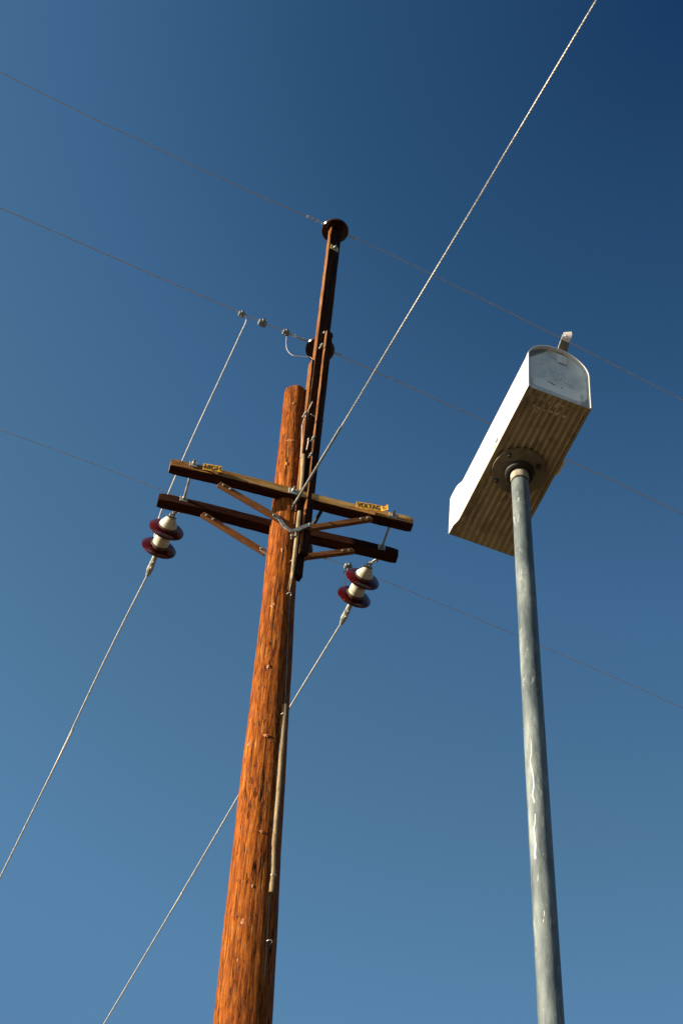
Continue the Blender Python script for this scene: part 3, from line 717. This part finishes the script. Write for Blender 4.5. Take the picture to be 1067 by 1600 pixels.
# door: recessed arched panel with a pressed border
ins = .013
m = MB(); ao = A_ - .0034
def prof(a, hs, zb): return [(x, max(z, zb)) for x, z in arch(a, hs, zb)]
R_ = [ring(prof(ao, HS, .003), ins + .012), ring(prof(ao, HS, .003), ins - .0015), ring(prof(ao - .002, HS, .005), ins - .003), ring(prof(ao - .005, HS, .008), ins - .001), ring(prof(ao - .008, HS, .011), ins + .001)]
m.loft(R_, False, 0, False, True); m.bm.faces.new([m.bm.verts.new(p) for p in R_[-1]])
bmesh.ops.remove_doubles(m.bm, verts=m.bm.verts, dist=.00002)
door = m.build('door', M['door'], box, MM)
yd = ins + .001
m = MB()
for x_, z_, w_ in ((-.018, .074, .006), (-.010, .071, .004), (.012, .069, .003)):
    m = MB(); m.box((x_, yd - .0002, z_), (1, 0, -.3), (0, 1, 0), (.3, 0, 1), w_, .0004, .0012); m.build('paint_chip', M['dark_iron'], door, MM)
for q in (.030, .040, .048):
    m = MB(); m.box((.0655, yd - .0002, q + .012), (1, 0, 0), (0, 1, 0), (0, 0, 1), .0028, .0004, .0014); m.build('paint_chip', M['dark_iron'], door, MM)
# raised frame of the name strip
m = MB(); z0, z1, x0, x1 = .034, .066, -.062, .066
for (xa, za, xb, zb) in ((x0, z0, x1, z0), (x0, z1, x1, z1), (x0, z0, x0, z1), (x1, z0, x1, z1)): m.tube([(xa, yd, za), (xb, yd, zb)], .0011, 6)
m.build('pressed_border', M['door'], door, MM)
def dtext(t, size, width, x, z): 
    text_part(t, size, width, .0011, M['letter'], 'lettering', door, MM @ frame((x, yd - .0006, z), (1, 0, 0), (0, 0, 1), (0, -1, 0)), -.0003)
dtext('U.S.', .024, .038, -.032, .150); dtext('MAIL', .034, .072, .010, .108)
dtext('APPROVED BY THE', .0125, .100, -.002, .0245); 
# latch: riveted plate, bent strap standing forward and a curled thumb tab
m = MB(); zt = HS + A_
lp = on_box(876, 556, (0, yd, 0), (0, 1, 0)); lx = lp.x
m.box((lx, yd - .0035, zt - .028), (1, 0, 0), (0, 1, 0), (0, 0, 1), .0125, .0016, .019, .0008)
for q in (-.009, .009): m.lathe([(0, .0042), (.002, .003)], (lx, yd - .005, zt - .030 + q), (0, -1, 0), 10)
pl_ = m.build('latch_plate', M['letter'], door, MM)
m = MB()
def strip(m, pts, hw, th_, tw=Vector((1, 0, 0))):
    rings = []
    for i, (y, z) in enumerate(pts):
        a = pts[max(i - 1, 0)]; b = pts[min(i + 1, len(pts) - 1)]; t = Vector((0, b[0] - a[0], b[1] - a[1])).normalized(); n_ = Vector((0, -t.z, t.y)); w_ = hw[i]
        c = Vector((lx, y, z)); X = tw; rings.append([c + X * w_ + n_ * th_, c - X * w_ + n_ * th_, c - X * w_ - n_ * th_, c + X * w_ - n_ * th_])
    m.loft(rings, True, 0, False)
strip(m, [(yd - .003, zt - .012), (yd - .004, zt + .001), (yd - .012, zt + .010), (yd - .022, zt + .018), (yd - .026, zt + .026)], [.0125, .0125, .0120, .0115, .0115], .0009)
m.build('latch_strap', M['flange'], door, MM)
m = MB(); strip(m, [(yd - .006, zt + .019), (yd - .020, zt + .0235), (yd - .030, zt + .027), (yd - .039, zt + .036), (yd - .042, zt + .045)], [.0110, .0120, .0125, .0120, .0095], .0009, Vector((.90, -.42, .08)))
m.lathe([(0, .0035), (.002, .0025)], (lx - .003, yd - .036, zt + .034), (0, -.8, .2), 8)
m.build('latch_tab', M['white'], door, MM)
# folded flag pivot on the far side
L_ = on_box(873, 733, (A_, 0, 0), (1, 0, 0)); m = MB(); m.box((A_ + .004, L_.y, .006), (1, 0, 0), (0, 1, 0), (0, 0, 1), .003, .022, .006, .001)
m.lathe([(0, .006), (.004, .004)], (A_ + .006, L_.y - .012, .008), (1, 0, 0), 10); m.build('flag_bracket', M['white'], box, MM)

# ------------------------------------------------------------------ mailbox post
fc = on_box(811, 737, (0, 0, -.004), (0, 0, 1)); fcw = MM @ Vector((fc.x, fc.y, -.004)); mup = (MM.to_3x3() @ ZU).normalized()
pb = at_y(861, 1600, fcw.y); pd = (fcw - pb).normalized(); pbase = fcw + pd * (-(fcw.z) / pd.z)
post = empty('steel_post', Matrix.Translation(pbase)); tag(post, 'tall blotched galvanized steel pipe post holding up the mailbox', 'post')
topz = fcw.z
m = MB(); rings = []; NP = 40; steps = 70
for i in range(steps + 1):
    z = (topz - .022) * i / steps; c = pbase + pd * (z / pd.z); r = .0262 + (.0212 - .0262) * z / topz
    rings.append([(c.x + r * math.cos(2 * PI * k / NP), c.y + r * math.sin(2 * PI * k / NP), c.z) for k in range(NP)])
m.loft(rings); mpipe = m
c0 = pbase + pd * ((topz - .050) / pd.z)
m = MB(); m.lathe([(-.003, .0222), (.003, .0222)], c0 + pd * -.001, pd, 40); m.build('joint_ring', M['dark_iron'], post)
m = MB(); m.lathe([(.004, .0218), (.012, .0226), (.036, .0226), (.040, .021)], c0, pd, 40); m.build('collar', blotch('pale_collar_metal', (.40, .33, .24), (.55, .54, .48), (.66, .66, .62), 30, (.35, .6), .3), post)
# floor flange: disc, hub and three bolts
m = MB(); m.lathe([(-.006, .067), (-.0068, .064), (-.0075, .048), (-.0095, .040), (-.0095, .030), (-.004, .028)], fcw + mup * .0042, mup, 56, caps=False)
m.lathe([(-.006, .067), (-.001, .068), (-.0005, .066)], fcw + mup * .0042, mup, 56, caps=False)
m.build('flange', M['flange'], post)
m = MB(); m.lathe([(-.009, .0375), (-.013, .0365), (-.021, .0345), (-.023, .031), (-.021, .0262), (-.004, .0262)], fcw + mup * .0042, mup, 48, caps=False); m.build('hub', M['dark_iron'], post)
for bx, by in ((795, 711), (841, 728), (775, 750), (822, 768)):
    P = at_plane(bx, by, fcw - mup * .0035, mup); m = MB(); m.lathe([(0, .0062), (.004, .0062), (.0045, .004), (.008, .004)], P, -mup, 6); m.build('flange_bolt', M['dark_iron'], post)
# bird droppings run down the pipe
def on_pipe(px, py, out):
    z = at_y(px, py, fcw.y).z; a = 0
    for _ in range(6):
        c = pbase + pd * (z / pd.z); r = .0262 + (.0212 - .0262) * z / topz + out; Y = c.y - r * math.cos(a); P = at_y(px, py, Y); z = P.z
        a = math.asin(max(-.97, min(.97, (P.x - c.x) / r)))
    c = pbase + pd * (z / pd.z); return c + Vector((math.sin(a), -math.cos(a), 0)) * r
def run(pts, ws):
    q = [on_pipe(x, y, -.0008) for x, y in pts]; mpipe.tube(q, [w_ * .0011 for w_ in ws], 6, True, 1)
run([(829, 1155), (830, 1175), (828, 1190), (831, 1203), (833, 1214), (834, 1230), (832, 1243), (835, 1255)], [.8, 1.2, 1, 1.6, 1.3, 1.7, 2, 1.2])
run([(836, 1272), (836, 1285), (834, 1296), (836, 1310), (837, 1322), (836, 1335), (837, 1343)], [1.2, 1.5, 1.8, 1.6, 2.0, 2.8, 1.8])
run([(841, 1362), (840, 1373), (840, 1382)], [.6, 1, .6]); run([(850, 1424), (850, 1432)], [1, .8]); run([(849, 1437), (848, 1443)], [1.1, .7])
run([(848, 1320), (848, 1335), (847, 1348)], [.5, .8, .5]); run([(824, 1040), (823, 1060), (825, 1085)], [.5, .7, .5])
for _ in range(12):
    y = random.uniform(870, 1420); xx = 815 + (y - 850) * .0585 + random.uniform(-5, 6); run([(xx, y), (xx + random.uniform(-.6, .6), y + random.uniform(3, 9))], [random.uniform(.3, .6), random.uniform(.3, .8)])
pipe = mpipe.build('pipe', [M['pipe'], M['drip']], post)
m = MB(); m.lathe([(0, .11), (.03, .10), (.035, .03)], pbase, ZU, 24); m.build('footing', M['flange'], post)
